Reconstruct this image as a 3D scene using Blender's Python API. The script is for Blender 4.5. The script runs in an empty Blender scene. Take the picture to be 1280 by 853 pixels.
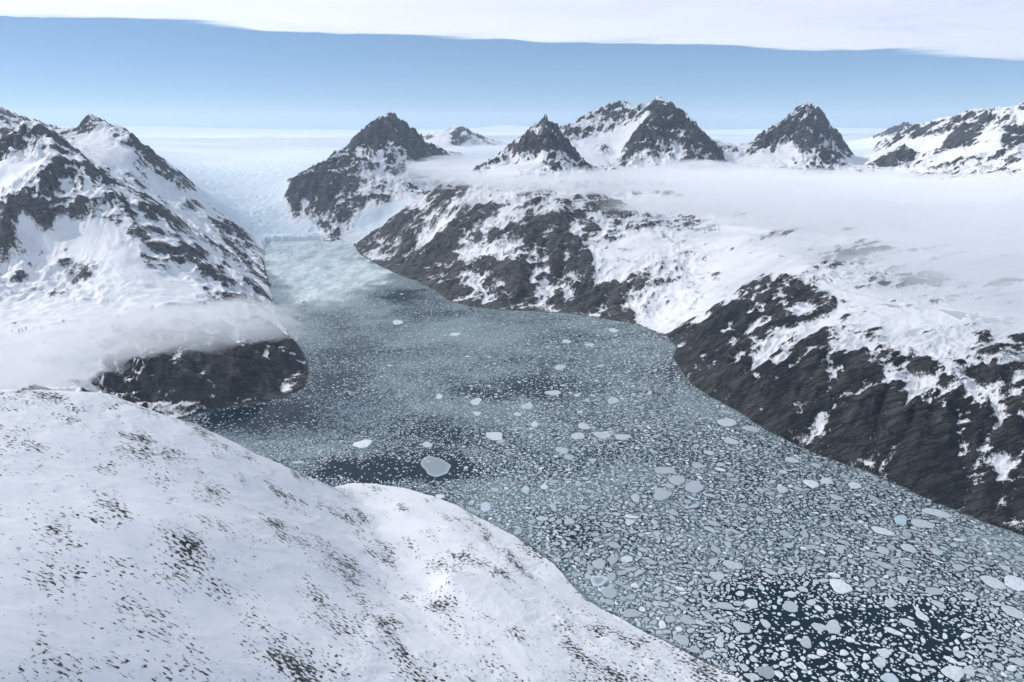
import bpy, math, random
import numpy as np
from mathutils import Vector

rng = np.random.default_rng(7)
random.seed(7)
scene = bpy.context.scene
COL = scene.collection

# ------------------------------------------------------------------ camera
CAM_H = 2000.0
FPX, CX, CY = 870.0, 640.0, 426.5           # focal length and centre of a 1280 x 853 frame
PITCH = math.atan((CY - 150.0) / FPX)
SP, CP = math.sin(PITCH), math.cos(PITCH)
cam_data = bpy.data.cameras.new('camera')
cam = bpy.data.objects.new('camera', cam_data)
COL.objects.link(cam)
cam.location = (0, 0, CAM_H)
cam.rotation_euler = (math.pi / 2 - PITCH, 0, 0)
cam_data.sensor_width = 36.0
cam_data.lens = FPX / 1280.0 * 36.0
cam_data.clip_start = 1.0
cam_data.clip_end = 400000.0
scene.camera = cam


def ray(u, v):
    x = (u - CX) / FPX
    y = (CY - v) / FPX
    return np.array([x, CP + y * SP, -SP + y * CP])


def at_dist(u, v, d):                        # world point on the ray, d metres straight ahead
    r = ray(u, v)
    return np.array([0, 0, CAM_H]) + r * (d / r[1])


def at_z(u, v, z):
    r = ray(u, v)
    return np.array([0, 0, CAM_H]) + r * ((z - CAM_H) / r[2])


def at(u, v, q):                             # q: kilometres away for far points (decimals or near the skyline), else metres of altitude
    km = (q < 100 and v < 175) or (6 <= q <= 34 and not (v > 290 and q in (10, 12, 20, 25)))
    return at_dist(u, v, q * 1000.0) if km else at_z(u, v, max(q, 0.0))


def project(P):
    x, y, z = P[..., 0], P[..., 1], P[..., 2] - CAM_H
    w = y * CP - z * SP
    yy = y * SP + z * CP
    return CX + FPX * x / w, CY - FPX * yy / w


def prop(o, label=None, cat=None, kind=None, group=None):
    if label: o['label'] = label
    if cat: o['category'] = cat
    if kind: o['kind'] = kind
    if group: o['group'] = group
    return o


# ------------------------------------------------------------------ noise
def _hash(ix, iy, seed):
    h = (ix.astype(np.int64) * 374761393 + iy.astype(np.int64) * 668265263 + seed * 1442695041) & 0xFFFFFFFF
    h = ((h ^ (h >> 13)) * 1274126177) & 0xFFFFFFFF
    return h ^ (h >> 16)


_ang = np.linspace(0, 2 * math.pi, 257)[:256]
_GX, _GY = np.cos(_ang).astype(np.float32), np.sin(_ang).astype(np.float32)


def perlin(x, y, seed=0):
    x = np.asarray(x, np.float64); y = np.asarray(y, np.float64)
    ix = np.floor(x); iy = np.floor(y)
    fx = (x - ix).astype(np.float32); fy = (y - iy).astype(np.float32)
    ix = ix.astype(np.int64); iy = iy.astype(np.int64)
    ux = fx * fx * fx * (fx * (fx * 6 - 15) + 10)
    uy = fy * fy * fy * (fy * (fy * 6 - 15) + 10)

    def g(a, b):
        h = _hash(ix + a, iy + b, seed) & 255
        return _GX[h] * (fx - a) + _GY[h] * (fy - b)
    n0 = g(0, 0); n1 = g(1, 0)
    m0 = n0 + ux * (n1 - n0)
    n0 = g(0, 1); n1 = g(1, 1)
    m1 = n0 + ux * (n1 - n0)
    return (m0 + uy * (m1 - m0)) * 1.4        # about -1 .. 1


def fade(wl, sp):                             # drop octaves finer than the grid
    return np.clip((wl / sp - 1.6) / 1.8, 0, 1).astype(np.float32)


def fbm(x, y, wl, octaves, seed, gain=0.5, sp=None, ridged=False):
    out = np.zeros(np.shape(x), np.float32); a = 1.0; tot = 0.0
    for k in range(octaves):
        n = perlin(np.asarray(x) / wl + 17.3 * k, np.asarray(y) / wl - 9.1 * k, seed + k * 13)
        if ridged: n = 1.0 - 2.0 * np.sqrt(n * n + 0.0025) * 1.25
        if sp is not None: n = n * fade(wl, sp)
        out += a * n; tot += a
        a *= gain; wl *= 0.5
    return out / tot


def smooth01(x, a, b):
    t = np.clip((x - a) / (b - a), 0, 1)
    return t * t * (3 - 2 * t)


# ------------------------------------------------------------------ control points of the land
# region, (u, v, distance in km or altitude in m), ruggedness, rockiness
REG = ['foreground', 'left', 'back_left', 'far_left', 'headland', 'nunatak', 'glacier', 'centre', 'pyramid', 'massif',
       'right_peak', 'outcrop', 'right_ridge', 'far_peak', 'snow_hill', 'right_slope', 'small_far', 'cirque']
RI = {n: i for i, n in enumerate(REG)}
pts = []                                      # x, y, z, region, rug, rock


def sh(reg, t):
    if reg in ('nunatak', 'glacier') and 11.9 < t[2] < 15.1 and not (t[2] == 12 and t[1] > 290): return (t[0], t[1], t[2] + .55)
    return t


def P(reg, rug, rock, *lst):
    for (u, v, q) in lst:
        p = at(*sh(reg, (u, v, q)))
        pts.append((p[0], p[1], p[2], RI[reg], rug, rock))


def R(reg, rug, rock, *lst, step=180.0):      # a ridge line, sampled
    W = [at(*sh(reg, t)) for t in lst]
    for a, b in zip(W[:-1], W[1:]):
        n = max(1, int(np.hypot(*(b - a)[:2]) / step))
        for k in range(n):
            p = a + (b - a) * k / n
            pts.append((p[0], p[1], p[2], RI[reg], rug, rock))
    pts.append((*W[-1], RI[reg], rug, rock))


# foreground snow ridge
P('foreground', .12, .13, (0, 853, 1050), (250, 853, 760), (0, 650, 960), (200, 650, 775), (300, 760, 630), (120, 580, 800))
P('foreground', .15, .20, (500, 853, 430), (400, 700, 420), (450, 780, 415), (350, 853, 620))
P('foreground', .15, .12, (700, 853, 220), (560, 720, 215), (620, 790, 235), (560, 660, 90), (660, 740, 110))
P('foreground', .12, .10, (505, 640, 75), (455, 632, 45), (472, 660, 70), (500, 700, 100), (540, 740, 140))
P('foreground', .2, .30, (850, 845, 45), (640, 690, 40), (760, 790, 60))
P('foreground', .15, .1, (-300, 853, 1250), (-300, 600, 1150), (-300, 480, 950), (-100, 700, 1080), (-200, 1000, 1200), (100, 1000, 900),
  (500, 1000, 420), (800, 1000, 120), (-100, 1150, 1100))
R('foreground', .16, .17, (-150, 482, 890), (0, 487, 850), (60, 488, 800), (130, 492, 735), (165, 503, 660), (200, 518, 590), (250, 533, 500),
  (300, 557, 405), (350, 580, 300), (395, 601, 195), (420, 637, 195), (450, 688, 200), (485, 745, 210))
# headland
P('headland', .5, .88, (150, 475, 200), (200, 445, 320), (280, 440, 280), (330, 425, 250), (300, 470, 150), (250, 490, 110), (180, 497, 110),
  (345, 455, 120))
P('headland', .3, .2, (90, 462, 300))
P('headland', .5, .7, (362, 430, 140), (340, 410, 230))
P('headland', .3, .10, (40, 470, 330), (-60, 470, 350))
# left mountain
P('left', .45, .22, (345, 397, 50), (300, 372, 240), (200, 395, 380), (310, 345, 7.75), (260, 380, 310))
P('left', .4, .10, (200, 370, 6.35), (100, 395, 440), (0, 395, 480), (-100, 395, 500), (60, 405, 430), (180, 350, 6.55))
P('left', .45, .62, (90, 340, 6.65), (30, 340, 6.6), (0, 328, 6.7), (-80, 330, 6.6), (60, 325, 6.8))
P('left', .25, .03, (90, 282, 7.12), (130, 302, 6.98), (40, 300, 7.0), (170, 340, 6.65), (220, 362, 6.6), (0, 228, 7.45), (-60, 230, 7.5), (40, 205, 7.75), (110, 305, 6.95), (60, 300, 6.95), (150, 320, 6.8), (0, 210, 7.6), (25, 220, 7.5))
P('left', .5, .24, (110, 250, 7.35), (160, 290, 7.15), (190, 320, 7.0), (230, 340, 7.0))
P('left', .5, .20, (240, 300, 8.0), (180, 240, 8.4), (280, 330, 8.2))
P('left', .25, .03, (105, 200, 8.8), (150, 235, 8.6))
R('left', .6, .26, (-90, 205, 8.2), (0, 178, 8.4), (36, 150, 8.4), (55, 165, 8.2), (70, 186, 8.0), (130, 235, 7.6), (200, 300, 7.25), (265, 346, 7.15), (338, 388, 12))
R('left', .5, .28, (70, 186, 8.0), (58, 207, 7.5), (30, 247, 7.1), (0, 275, 6.9), (-70, 325, 6.7))
P('left', .4, .2, (20, 235, 7.25), (0, 250, 7.1))
P('left', .5, .85, (5, 292, 6.8), (45, 262, 7.05), (68, 234, 7.4))
P('left', .5, .72, (10, 190, 8.05), (35, 185, 8.0))
# ridge behind with the small horn
R('back_left', .5, .28, (60, 172, 11.2), (85, 165, 11.4), (105, 156, 11.5), (116, 144, 11.6), (124, 152, 11.5), (150, 163, 11.3), (167, 170, 11.1), (180, 190, 11.0), (190, 208, 10.9),
  (200, 232, 10.8), (240, 250, 10.8), (290, 281, 10.9), (325, 306, 11.3), (333, 322, 10))
P('back_left', .25, .02, (125, 182, 10.7), (140, 195, 10.3), (165, 190, 10.6), (110, 175, 11.0))
P('back_left', .5, .28, (165, 225, 10.0), (215, 265, 9.8), (265, 300, 9.7), (95, 178, 10.9), (150, 183, 10.75))
P('back_left', .5, .5, (310, 318, 140), (325, 340, 60))
R('far_left', .5, .28, (-120, 110, 14.5), (-50, 122, 14.5), (0, 139, 14.2), (25, 155, 14.0), (45, 168, 13.5))
# dark nunatak in the middle of the ice
R('nunatak', .6, .7, (483, 142, 14.5), (472, 185, 13.9), (445, 225, 13.1), (428, 255, 12.6), (411, 301, 10))
R('nunatak', .6, .80, (483, 142, 14.5), (457, 168, 14.3), (442, 192, 14.0), (405, 218, 13.2), (393, 240, 12.8), (394, 270, 12.4), (406, 297, 20))
R('nunatak', .6, .88, (483, 142, 14.5), (512, 156, 14.8), (539, 184, 15.0))
R('nunatak', .5, .55, (472, 200, 13.7), (505, 232, 13.1), (540, 243, 13.0))
P('nunatak', .5, .85, (500, 175, 14.2), (525, 190, 14.3), (500, 200, 13.9), (410, 260, 12.5), (415, 280, 12.2))
P('nunatak', .4, .45, (450, 250, 12.55), (480, 250, 12.5), (440, 275, 12.15), (425, 285, 12.05), (500, 240, 12.8))
P('nunatak', .3, .12, (455, 235, 12.9), (520, 215, 13.9), (545, 215, 14.4))
R('nunatak', .5, .7, (366, 226, 13.3), (362, 250, 12.8), (378, 276, 12.35))
P('nunatak', .3, .2, (385, 250, 12.8))
# glacier and ice sheet
P('glacier', 0, 0, (340, 300, 40), (370, 299, 45), (395, 298, 45), (370, 290, 12.02), (340, 285, 12.1), (395, 290, 12.0), (355, 270, 12.6), (345, 250, 13.2), (315, 250, 13.4),
  (330, 262, 12.8), (300, 262, 12.8), (270, 240, 13.6), (340, 228, 14.6), (300, 225, 15.0), (240, 220, 15.2), (250, 205, 18.0), (350, 205, 18.0), (210, 205, 16.0),
  (420, 200, 18.0), (200, 190, 22), (300, 188, 24), (420, 186, 25), (560, 186, 24), (600, 195, 21), (560, 200, 18.5), (640, 186, 25), (180, 178, 32), (300, 177, 34),
  (430, 177, 34), (620, 177, 33), (910, 182, 28), (1070, 182, 28), (384, 282, 12.15), (352, 262, 12.75), (386, 212, 15))
P('glacier', 0, 0, (428, 297, 60), (455, 285, 12.0), (480, 275, 12.3), (540, 252, 13.2), (560, 235, 14.0), (600, 226, 14.8))
for u in (-500, -250, 0, 170, 300, 430, 560, 700, 900, 1060, 1250, 1500, 1800):
    P('glacier', 0, 0, (u, 168.5, 50))
for u, v in ((-500, 157), (-200, 157), (100, 157), (180, 157), (290, 161), (360, 162.5), (450, 163.5), (560, 164), (590, 161), (625, 156.5), (660, 158), (760, 162), (900, 163), (1050, 160),
             (1090, 160), (1200, 161), (1500, 161), (1800, 161)):
    P('glacier', 0, 0, (u, v, 85))
R('small_far', .35, .3, (552, 165, 22), (566, 158, 22), (580, 158, 22), (594, 175, 21.5))
P('small_far', .2, .15, (565, 172, 21))
# middle slope above the fjord
P('centre', .5, .84, (480, 312, 130), (520, 335, 150), (560, 350, 170), (600, 330, 310), (640, 365, 130), (700, 345, 270), (670, 300, 600), (740, 372, 130), (770, 385, 90),
  (720, 280, 760), (560, 310, 380))
P('centre', .45, .52, (500, 290, 380), (540, 285, 520), (600, 285, 620), (640, 320, 450), (700, 315, 520), (730, 255, 960))
P('centre', .35, .24, (560, 255, 860), (600, 262, 860), (640, 255, 930), (690, 262, 930), (620, 300, 560))
R('centre', .35, .45, (446, 303, 40), (480, 284, 390), (530, 256, 760), (562, 238, 1000), (640, 236, 1080), (735, 238, 1090))
P('centre', .3, .1, (560, 222, 11.6), (640, 218, 11.0), (720, 215, 11.4), (600, 218, 11.6))
# pyramid peak
R('pyramid', .55, .42, (681, 143, 11.5), (650, 172, 11.35), (625, 195, 11.2), (600, 214, 11.0))
R('pyramid', .55, .45, (681, 143, 11.5), (705, 166, 11.7), (727, 212, 11.4))
R('pyramid', .55, .5, (681, 143, 11.5), (684, 172, 11.1), (688, 217, 10.6))
P('pyramid', .2, .02, (620, 208, 10.95), (655, 205, 10.85), (670, 200, 10.95), (630, 212, 10.75), (640, 203, 10.95))
P('pyramid', .5, .6, (660, 180, 11.15), (705, 195, 11.2), (690, 185, 12.0))
# twin massif
R('massif', .6, .34, (829, 123, 13.5), (815, 131, 13.7), (800, 134, 13.9), (787, 145, 14.3), (775, 129, 15), (757, 127, 15.1), (745, 141, 15.0), (735, 152, 14.8), (715, 157, 14.4), (700, 166, 14.0))
R('massif', .6, .5, (829, 123, 13.5), (812, 155, 13.0), (790, 185, 12.7), (778, 205, 12.5))
R('massif', .6, .8, (829, 123, 13.5), (852, 142, 13.4), (868, 160, 13.3), (885, 176, 13.2), (905, 202, 13.0))
R('massif', .6, .8, (829, 123, 13.5), (843, 165, 12.9), (852, 208, 12.3))
P('massif', .6, .85, (820, 190, 12.5), (870, 190, 12.8), (830, 170, 12.8))
P('massif', .2, .02, (750, 200, 12.7), (770, 195, 12.9), (745, 178, 13.5), (795, 160, 13.4), (780, 175, 13.3), (740, 190, 13.0), (765, 185, 13.2), (785, 165, 13.5), (730, 205, 12.4), (800, 150, 13.4))
P('massif', .5, .65, (755, 150, 14.7), (740, 165, 14.2), (756, 182, 13.1))
# right pyramid
R('right_peak', .6, .40, (1012, 131, 14), (990, 146, 13.95), (960, 172, 13.8), (926, 192, 13.7))
R('right_peak', .6, .75, (1012, 131, 14), (1030, 143, 14.1), (1048, 164, 14.1), (1052, 182, 13.9))
R('right_peak', .6, .8, (1012, 131, 14), (1002, 160, 13.5), (1016, 188, 13.2), (1046, 214, 12.8))
P('right_peak', .2, .02, (950, 197, 13.2), (980, 190, 13.3), (1075, 200, 14))
P('right_peak', .6, .8, (1030, 175, 13.7), (990, 170, 13.6))
R('outcrop', .5, .85, (1131, 180, 13.0), (1122, 188, 12.85), (1107, 205, 12.7), step=80)
P('glacier', 0, 0, (908, 199, 14.4), (912, 193, 15.8), (916, 188, 20.0), (1062, 203, 14.5), (1068, 194, 16.5), (1074, 188, 20.0), (1085, 184, 24), (890, 186, 22), (1040, 186, 22),
  (720, 186, 22), (800, 186, 22), (970, 186, 22))
P('cirque', .15, .05, (912, 206, 13.0), (918, 203, 13.4), (1070, 208, 13.6), (1085, 200, 14.3))
P('outcrop', .2, .05, (1092, 205, 13.2), (1140, 198, 13.0), (1120, 214, 12.4))
R('right_ridge', .45, .22, (1098, 176, 14.2), (1125, 163, 14.0), (1150, 157, 13.7), (1180, 150, 13.5), (1205, 147, 13.3), (1216, 139, 13.2), (1245, 142, 12.9), (1280, 137, 12.5), (1360, 125, 12), (1480, 120, 12))
R('right_ridge', .5, .72, (1216, 139, 13.2), (1208, 165, 12.6), (1202, 178, 12.4))
R('right_ridge', .5, .65, (1262, 192, 11.6), (1240, 200, 11.5), (1205, 214, 11.4), step=90)
P('right_ridge', .15, .02, (1170, 180, 13.0), (1140, 175, 13.6), (1250, 170, 12.0), (1280, 205, 10.9), (1190, 195, 12.2), (1235, 185, 11.9))
P('right_ridge', .4, .6, (1265, 174, 11.9))
R('far_peak', .4, .6, (1096, 168, 24), (1115, 160, 24), (1133, 151, 24), (1160, 165, 24))
R('snow_hill', .15, .08, (1165, 250, 8.3), (1200, 238, 8.6), (1240, 232, 8.8), (1320, 226, 8.9), (1450, 230, 9))
P('snow_hill', .15, .30, (1265, 243, 8.4), (1280, 248, 8.2))
# snow cirque between the slopes
P('cirque', .25, .07, (900, 300, 620), (1000, 300, 790), (800, 300, 640), (900, 340, 430), (800, 260, 850), (900, 250, 960), (1000, 250, 1020), (1100, 250, 1090), (850, 220, 12.0),
  (960, 222, 11.7), (1090, 222, 11.6), (780, 320, 490), (1180, 270, 8.0), (1290, 265, 7.6), (940, 345, 470), (870, 390, 200))
P('cirque', .35, .24, (820, 345, 360), (850, 365, 230), (800, 378, 130), (840, 395, 90), (880, 350, 330), (770, 330, 420))
# right slope
R('right_slope', .4, .75, (850, 430, 25), (870, 414, 210), (900, 396, 390), (940, 379, 520), (980, 360, 630), (1010, 352, 670))
P('right_slope', .5, .82, (870, 440, 120), (930, 445, 310), (930, 482, 160), (1000, 480, 300), (1000, 520, 160), (1060, 530, 220), (1100, 520, 310), (1150, 580, 150), (1200, 560, 250),
  (1280, 600, 180), (1230, 610, 120), (1280, 530, 400), (1450, 600, 350), (1450, 700, 120), (1100, 570, 120), (900, 460, 180), (1170, 500, 420))
P('right_slope', .45, .62, (950, 410, 430), (1000, 430, 470), (1060, 450, 490), (1120, 470, 480), (1200, 460, 560), (1270, 470, 560))
P('right_slope', .35, .28, (1000, 385, 590), (1050, 400, 590), (1130, 430, 570), (1200, 430, 620), (1280, 440, 640), (1400, 450, 700))
P('right_slope', .25, .12, (1030, 355, 690), (1100, 370, 690), (1150, 400, 650), (1230, 390, 720), (1280, 400, 740), (1400, 380, 850), (1100, 400, 630))
P('right_slope', .3, .55, (1070, 320, 795), (1060, 332, 760), (1130, 350, 740))
P('right_slope', .2, .12, (1120, 325, 810), (1200, 330, 870), (1280, 340, 880), (1280, 300, 980), (1150, 300, 880), (1500, 300, 1050), (1000, 330, 730))

SHORE = [(333, 302), (365, 301.5), (400, 300), (412, 302.5), (426, 299), (440, 303), (450, 318), (470, 330), (492, 341), (520, 351), (540, 361), (560, 375), (585, 383), (610, 386), (640, 388), (670, 390), (700, 391),
         (740, 396), (790, 404), (820, 414), (835, 421), (845, 434), (843, 448), (850, 462), (866, 481), (885, 494), (910, 508), (932, 521), (965, 541), (1000, 558), (1040, 574), (1080, 588), (1130, 610),
         (1180, 632), (1230, 652), (1280, 671), (1400, 735), (1550, 840), (1800, 1100), (2300, 1900),
         (1400, 1500), (1150, 1060), (1020, 910), (930, 853), (880, 827), (830, 802), (790, 782), (760, 766), (735, 750), (712, 728), (695, 708), (672, 690), (640, 668), (600, 648), (570, 632), (540, 620),
         (505, 610), (470, 605), (440, 604), (400, 612), (360, 606), (320, 590), (270, 570), (220, 548), (190, 535), (205, 527), (235, 521), (270, 512), (300, 506), (325, 502), (350, 497), (368, 491), (380, 485), (385, 470), (384, 455), (378, 440),
         (367, 424), (352, 405), (343, 388), (340, 370), (336, 350), (331, 335), (330, 320)]
SHW = np.array([at_z(u, v, 0.0)[:2] for u, v in SHORE])
for (x, y) in SHW:
    pts.append((x, y, 0.0, -1, .3, -1))
pts = np.array(pts)
# a shore point takes the region, ruggedness and rockiness of the nearest land point
land = pts[:, 3] >= 0
LP = pts[land]
for k in np.where(~land)[0]:
    d = np.hypot(LP[:, 0] - pts[k, 0], LP[:, 1] - pts[k, 1])
    j = d.argmin()
    pts[k, 3:6] = LP[j, 3:6]
PX = pts[:, :2] / 1000.0
# linear kernel interpolation of the altitude
D = np.hypot(PX[:, None, 0] - PX[None, :, 0], PX[:, None, 1] - PX[None, :, 1])
n = len(PX)
A = np.zeros((n + 3, n + 3)); A[:n, :n] = -D - np.eye(n) * 1e-3
A[:n, n] = 1; A[:n, n + 1:] = PX; A[n, :n] = 1; A[n + 1:, :n] = PX.T
sol = np.linalg.lstsq(A, np.concatenate([pts[:, 2], [0, 0, 0]]), rcond=None)[0]

# ------------------------------------------------------------------ terrain grid (fan of sectors, finer near by)
NT = 1660
TH = np.linspace(-math.radians(61), math.radians(50), NT)
L1 = np.arange(math.log(720.0), math.log(17000.0), 0.0026)
L2 = np.linspace(math.log(17050.0), math.log(92000.0), 190)
LR = np.concatenate([L1, L2]); NR = len(LR)
RR = np.exp(LR)
GX = (RR[:, None] * np.sin(TH)[None, :]); GY = (RR[:, None] * np.cos(TH)[None, :])
SPC = np.repeat((RR * 0.0018)[:, None], NT, 1).astype(np.float32)

ci = np.unique(np.concatenate([np.arange(0, NR, 2), [NR - 1]])); cj = np.unique(np.concatenate([np.arange(0, NT, 2), [NT - 1]]))
cx = (GX[np.ix_(ci, cj)] / 1000).ravel().astype(np.float32); cy = (GY[np.ix_(ci, cj)] / 1000).ravel().astype(np.float32)
jit = 0.12
wx = cx + jit * perlin(cx / .6, cy / .6, 5) + .05 * perlin(cx / .2, cy / .2, 6); wy = cy + jit * perlin(cx / .6, cy / .6, 8) + .05 * perlin(cx / .2, cy / .2, 9)
cb = np.empty_like(cx); crug = np.empty_like(cx); crock = np.empty_like(cx); creg = np.empty(len(cx), np.int16)
PXf = PX.astype(np.float32); w8 = sol[:n].astype(np.float32)
gl_pts = pts[:, 3] == RI['glacier']
for s in range(0, len(cx), 20000):
    e = min(s + 20000, len(cx))
    d2 = (cx[s:e, None] - PXf[None, :, 0]) ** 2 + (cy[s:e, None] - PXf[None, :, 1]) ** 2
    d = np.sqrt(d2)
    cb[s:e] = -(d @ w8) + sol[n] + sol[n + 1] * cx[s:e] + sol[n + 2] * cy[s:e]
    d2 = (wx[s:e, None] - PXf[None, :, 0]) ** 2 + (wy[s:e, None] - PXf[None, :, 1]) ** 2
    w = (d2 + 0.004) ** -1.6
    ws = w.sum(1)
    crug[s:e] = (w @ pts[:, 4].astype(np.float32)) / ws
    crock[s:e] = (w @ pts[:, 5].astype(np.float32)) / ws
    creg[s:e] = pts[d2.argmin(1), 3]


def up(c, nearest=False):
    c = c.reshape(len(ci), len(cj))
    fi = np.interp(np.arange(NR), ci, np.arange(len(ci))); fj = np.interp(np.arange(NT), cj, np.arange(len(cj)))
    if nearest:
        return c[np.ix_(np.minimum(np.round(fi).astype(int), len(ci) - 1), np.minimum(np.round(fj).astype(int), len(cj) - 1))]
    i0 = np.minimum(fi.astype(int), len(ci) - 2); j0 = np.minimum(fj.astype(int), len(cj) - 2)
    a = (fi - i0)[:, None].astype(np.float32); b = (fj - j0)[None, :].astype(np.float32)
    t = c[np.ix_(i0, j0)] * (1 - b) + c[np.ix_(i0, j0 + 1)] * b
    u = c[np.ix_(i0 + 1, j0)] * (1 - b) + c[np.ix_(i0 + 1, j0 + 1)] * b
    return t * (1 - a) + u * a


BASE = up(cb); RUG = up(crug); ROCK = up(crock); REGN = up(creg, True)
GL = (REGN == RI['glacier'])


def blur(a, k):
    for _ in range(2):
        c = np.cumsum(np.pad(a, ((k + 1, k), (0, 0)), 'edge').astype(np.float64), 0); a = ((c[2 * k + 1:] - c[:-2 * k - 1]) / (2 * k + 1)).astype(np.float32)
        c = np.cumsum(np.pad(a, ((0, 0), (k + 1, k)), 'edge').astype(np.float64), 1); a = ((c[:, 2 * k + 1:] - c[:, :-2 * k - 1]) / (2 * k + 1)).astype(np.float32)
    return a


GLS = blur(GL.astype(np.float32), 4)
GLS[RR > 16500] = GLS[RR > 16500] * 1.0
RUG = RUG * (1 - GLS) * np.where(REGN == RI['foreground'], .75, 1.0)
RUG = RUG * (1 + .4 * smooth01(BASE, 1100, 1700)) * (.22 + .78 * smooth01(ROCK, .06, .42))


# signed distance to the shoreline (positive on land)
def shore_distance(x, y, poly):
    x = x.ravel().astype(np.float32); y = y.ravel().astype(np.float32)
    best = np.full(x.shape, 1e12, np.float32); inside = np.zeros(x.shape, bool)
    m = len(poly)
    for k in range(m):
        x0, y0 = poly[k]; x1, y1 = poly[(k + 1) % m]
        dx, dy = x1 - x0, y1 - y0
        t = np.clip(((x - x0) * dx + (y - y0) * dy) / (dx * dx + dy * dy + 1e-9), 0, 1)
        np.minimum(best, (x - x0 - t * dx) ** 2 + (y - y0 - t * dy) ** 2, out=best)
        if dy != 0:
            c = ((y0 > y) != (y1 > y)) & (x < dx * (y - y0) / dy + x0)
            inside ^= c
    return np.sqrt(best) * np.where(inside, -1, 1)


near = RR < 16000
nr = int(near.sum())
SD = np.full((NR, NT), 9000, np.float32)
SD[:nr] = shore_distance(GX[:nr], GY[:nr], SHW).reshape(nr, NT)
SD[:nr] += (24 * perlin(GX[:nr] / 190, GY[:nr] / 190, 31) + 11 * perlin(GX[:nr] / 45, GY[:nr] / 45, 32)) * (0.3 + RUG[:nr])

# ------------------------------------------------------------------ relief
def gradient(Hm):
    gl = np.gradient(Hm, LR, axis=0) / RR[:, None]
    gt = np.gradient(Hm, TH, axis=1) / RR[:, None]
    return gl.astype(np.float32), gt.astype(np.float32)


def lic(noise, Hm, steps, step_rel):
    """average the noise along the fall line, so it runs downhill in streaks"""
    gl, gt = gradient(blur(Hm, 2))
    g = np.sqrt(gl * gl + gt * gt) + 1e-3
    vl, vt = gl / g, gt / g
    dL = np.gradient(LR).astype(np.float32)[:, None]; dT = np.float32(TH[1] - TH[0])
    ii, jj = np.meshgrid(np.arange(NR, dtype=np.float32), np.arange(NT, dtype=np.float32), indexing='ij')
    acc = noise.copy(); wsum = 1.0
    for sgn in (1, -1):
        pi, pj = ii.copy(), jj.copy()
        for k in range(steps):
            a = np.clip(pi + .5, 0, NR - 1).astype(np.int32); b = np.clip(pj + .5, 0, NT - 1).astype(np.int32)
            pi += sgn * step_rel * vl[a, b] / dL[a, 0]; pj += sgn * step_rel * vt[a, b] / dT
            a = np.clip(pi + .5, 0, NR - 1).astype(np.int32); b = np.clip(pj + .5, 0, NT - 1).astype(np.int32)
            w = 1 - k / (steps + 1.0)
            acc += noise[a, b] * w
            if sgn == 1: wsum += 2 * w
    return acc / wsum


qx = GX + 160 * perlin(GX / 900, GY / 900, 41); qy = GY + 160 * perlin(GX / 900, GY / 900, 42)
big = fbm(qx, qy, 800, 3, 50, .5, SPC, True)
fine = fbm(qx, qy, 240, 5, 60, .5, SPC, True)
shore_fade = smooth01(SD, 0, 260)
big = (big - big.mean()) / big.std(); fine = (fine - fine[:900].mean()) / fine[:900].std()
H = BASE + shore_fade * RUG * 58 * big + (0.25 + .75 * shore_fade) * RUG * 44 * fine * smooth01(SD, -10, 60)
# ribs and gullies running down from the crests
B0 = blur(H, 3)
rib = lic(fbm(GX, GY, 230, 3, 161, .55, SPC), B0, 26, 0.0042)
rib = np.clip(rib / rib[:900].std(), -2.6, 2.6)
gl_, gt_ = gradient(blur(BASE, 3)); s0 = np.sqrt(gl_ ** 2 + gt_ ** 2)
H += shore_fade * RUG * np.clip(s0, 0, 1.2) * 52 * (np.abs(rib + .3) - .8) * (REGN != RI['foreground'])
# ledges: layers of rock cut the slopes along one slanting direction
LA = .95 * GX + .30 * GY + 60 * perlin(GX / 400, GY / 400, 151)
LC = -.30 * GX + .95 * GY + .9 * H + 50 * perlin(GX / 350, GY / 350, 152)
ledge = fbm(LA / 4.5, LC, 120, 5, 155, .8, SPC * .5)
ledge = ledge / ledge[:900].std()
crag = fbm(LA / 2.0, LC, 120, 4, 158, .65, SPC * .7, True)
crag = (crag - crag[:900].mean()) / crag[:900].std()
H += shore_fade * RUG * (7 * ledge + 9 * crag) * (REGN != RI['foreground'])
# gentle undulation of snow fields
H += (1 - GLS) * shore_fade * 8 * fbm(GX, GY, 420, 4, 70, .5, SPC)


base_noise = fbm(GX, GY, 55, 3, 80, .7, SPC * .8) + fbm(GX, GY, 150, 2, 85, .6, SPC)
streak = lic(base_noise, H, 14, 0.0022)
streak /= (streak.std() + 1e-6)
gl_, gt_ = gradient(blur(H, 1))
slope = np.sqrt(gl_ ** 2 + gt_ ** 2)
H += shore_fade * RUG * np.clip(slope, 0, 1.2) * streak * SPC * np.where(REGN == RI['foreground'], .15, 1.3) * np.clip(9 / SPC, .7, 1.6)
# land rises out of the water, water bed falls away
ramp = 3 + SD * (1.35 + .5 * RUG) * (1 + .35 * streak.clip(-1.5, 1.5) * .4)
landH = np.minimum(np.maximum(H, 3 + np.clip(SD, 0, 60) * .1), np.where(GL, 80 + SD * 0.8, ramp))
landH = np.where(GL & (SD > 0) & (SD < 400), np.maximum(landH, 66 + 14 * perlin(GX / 60, GY / 60, 91)), landH)
H = np.where(SD > 0, landH, np.maximum(-40, SD * .8 - 1))
# crevasses of the glacier: bands across the flow, strongest in the ice fall
fall = smooth01(RR, 24000, 13500)[:, None] * np.ones((1, NT))
ax = GX + 0.18 * GY + 120 * perlin(GX / 700, GY / 700, 97)
cre = fbm(ax * .55, GY + 90 * perlin(GX / 500, GY / 500, 96), 150, 4, 95, .7, SPC * .55, True)
H += np.where(SD > 0, GLS, 0) * (cre * (4 + 34 * fall) + 9 * fbm(GX, GY, 600, 2, 99, .5, SPC)) * smooth01(RR, 60000, 25000)[:, None]

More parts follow.
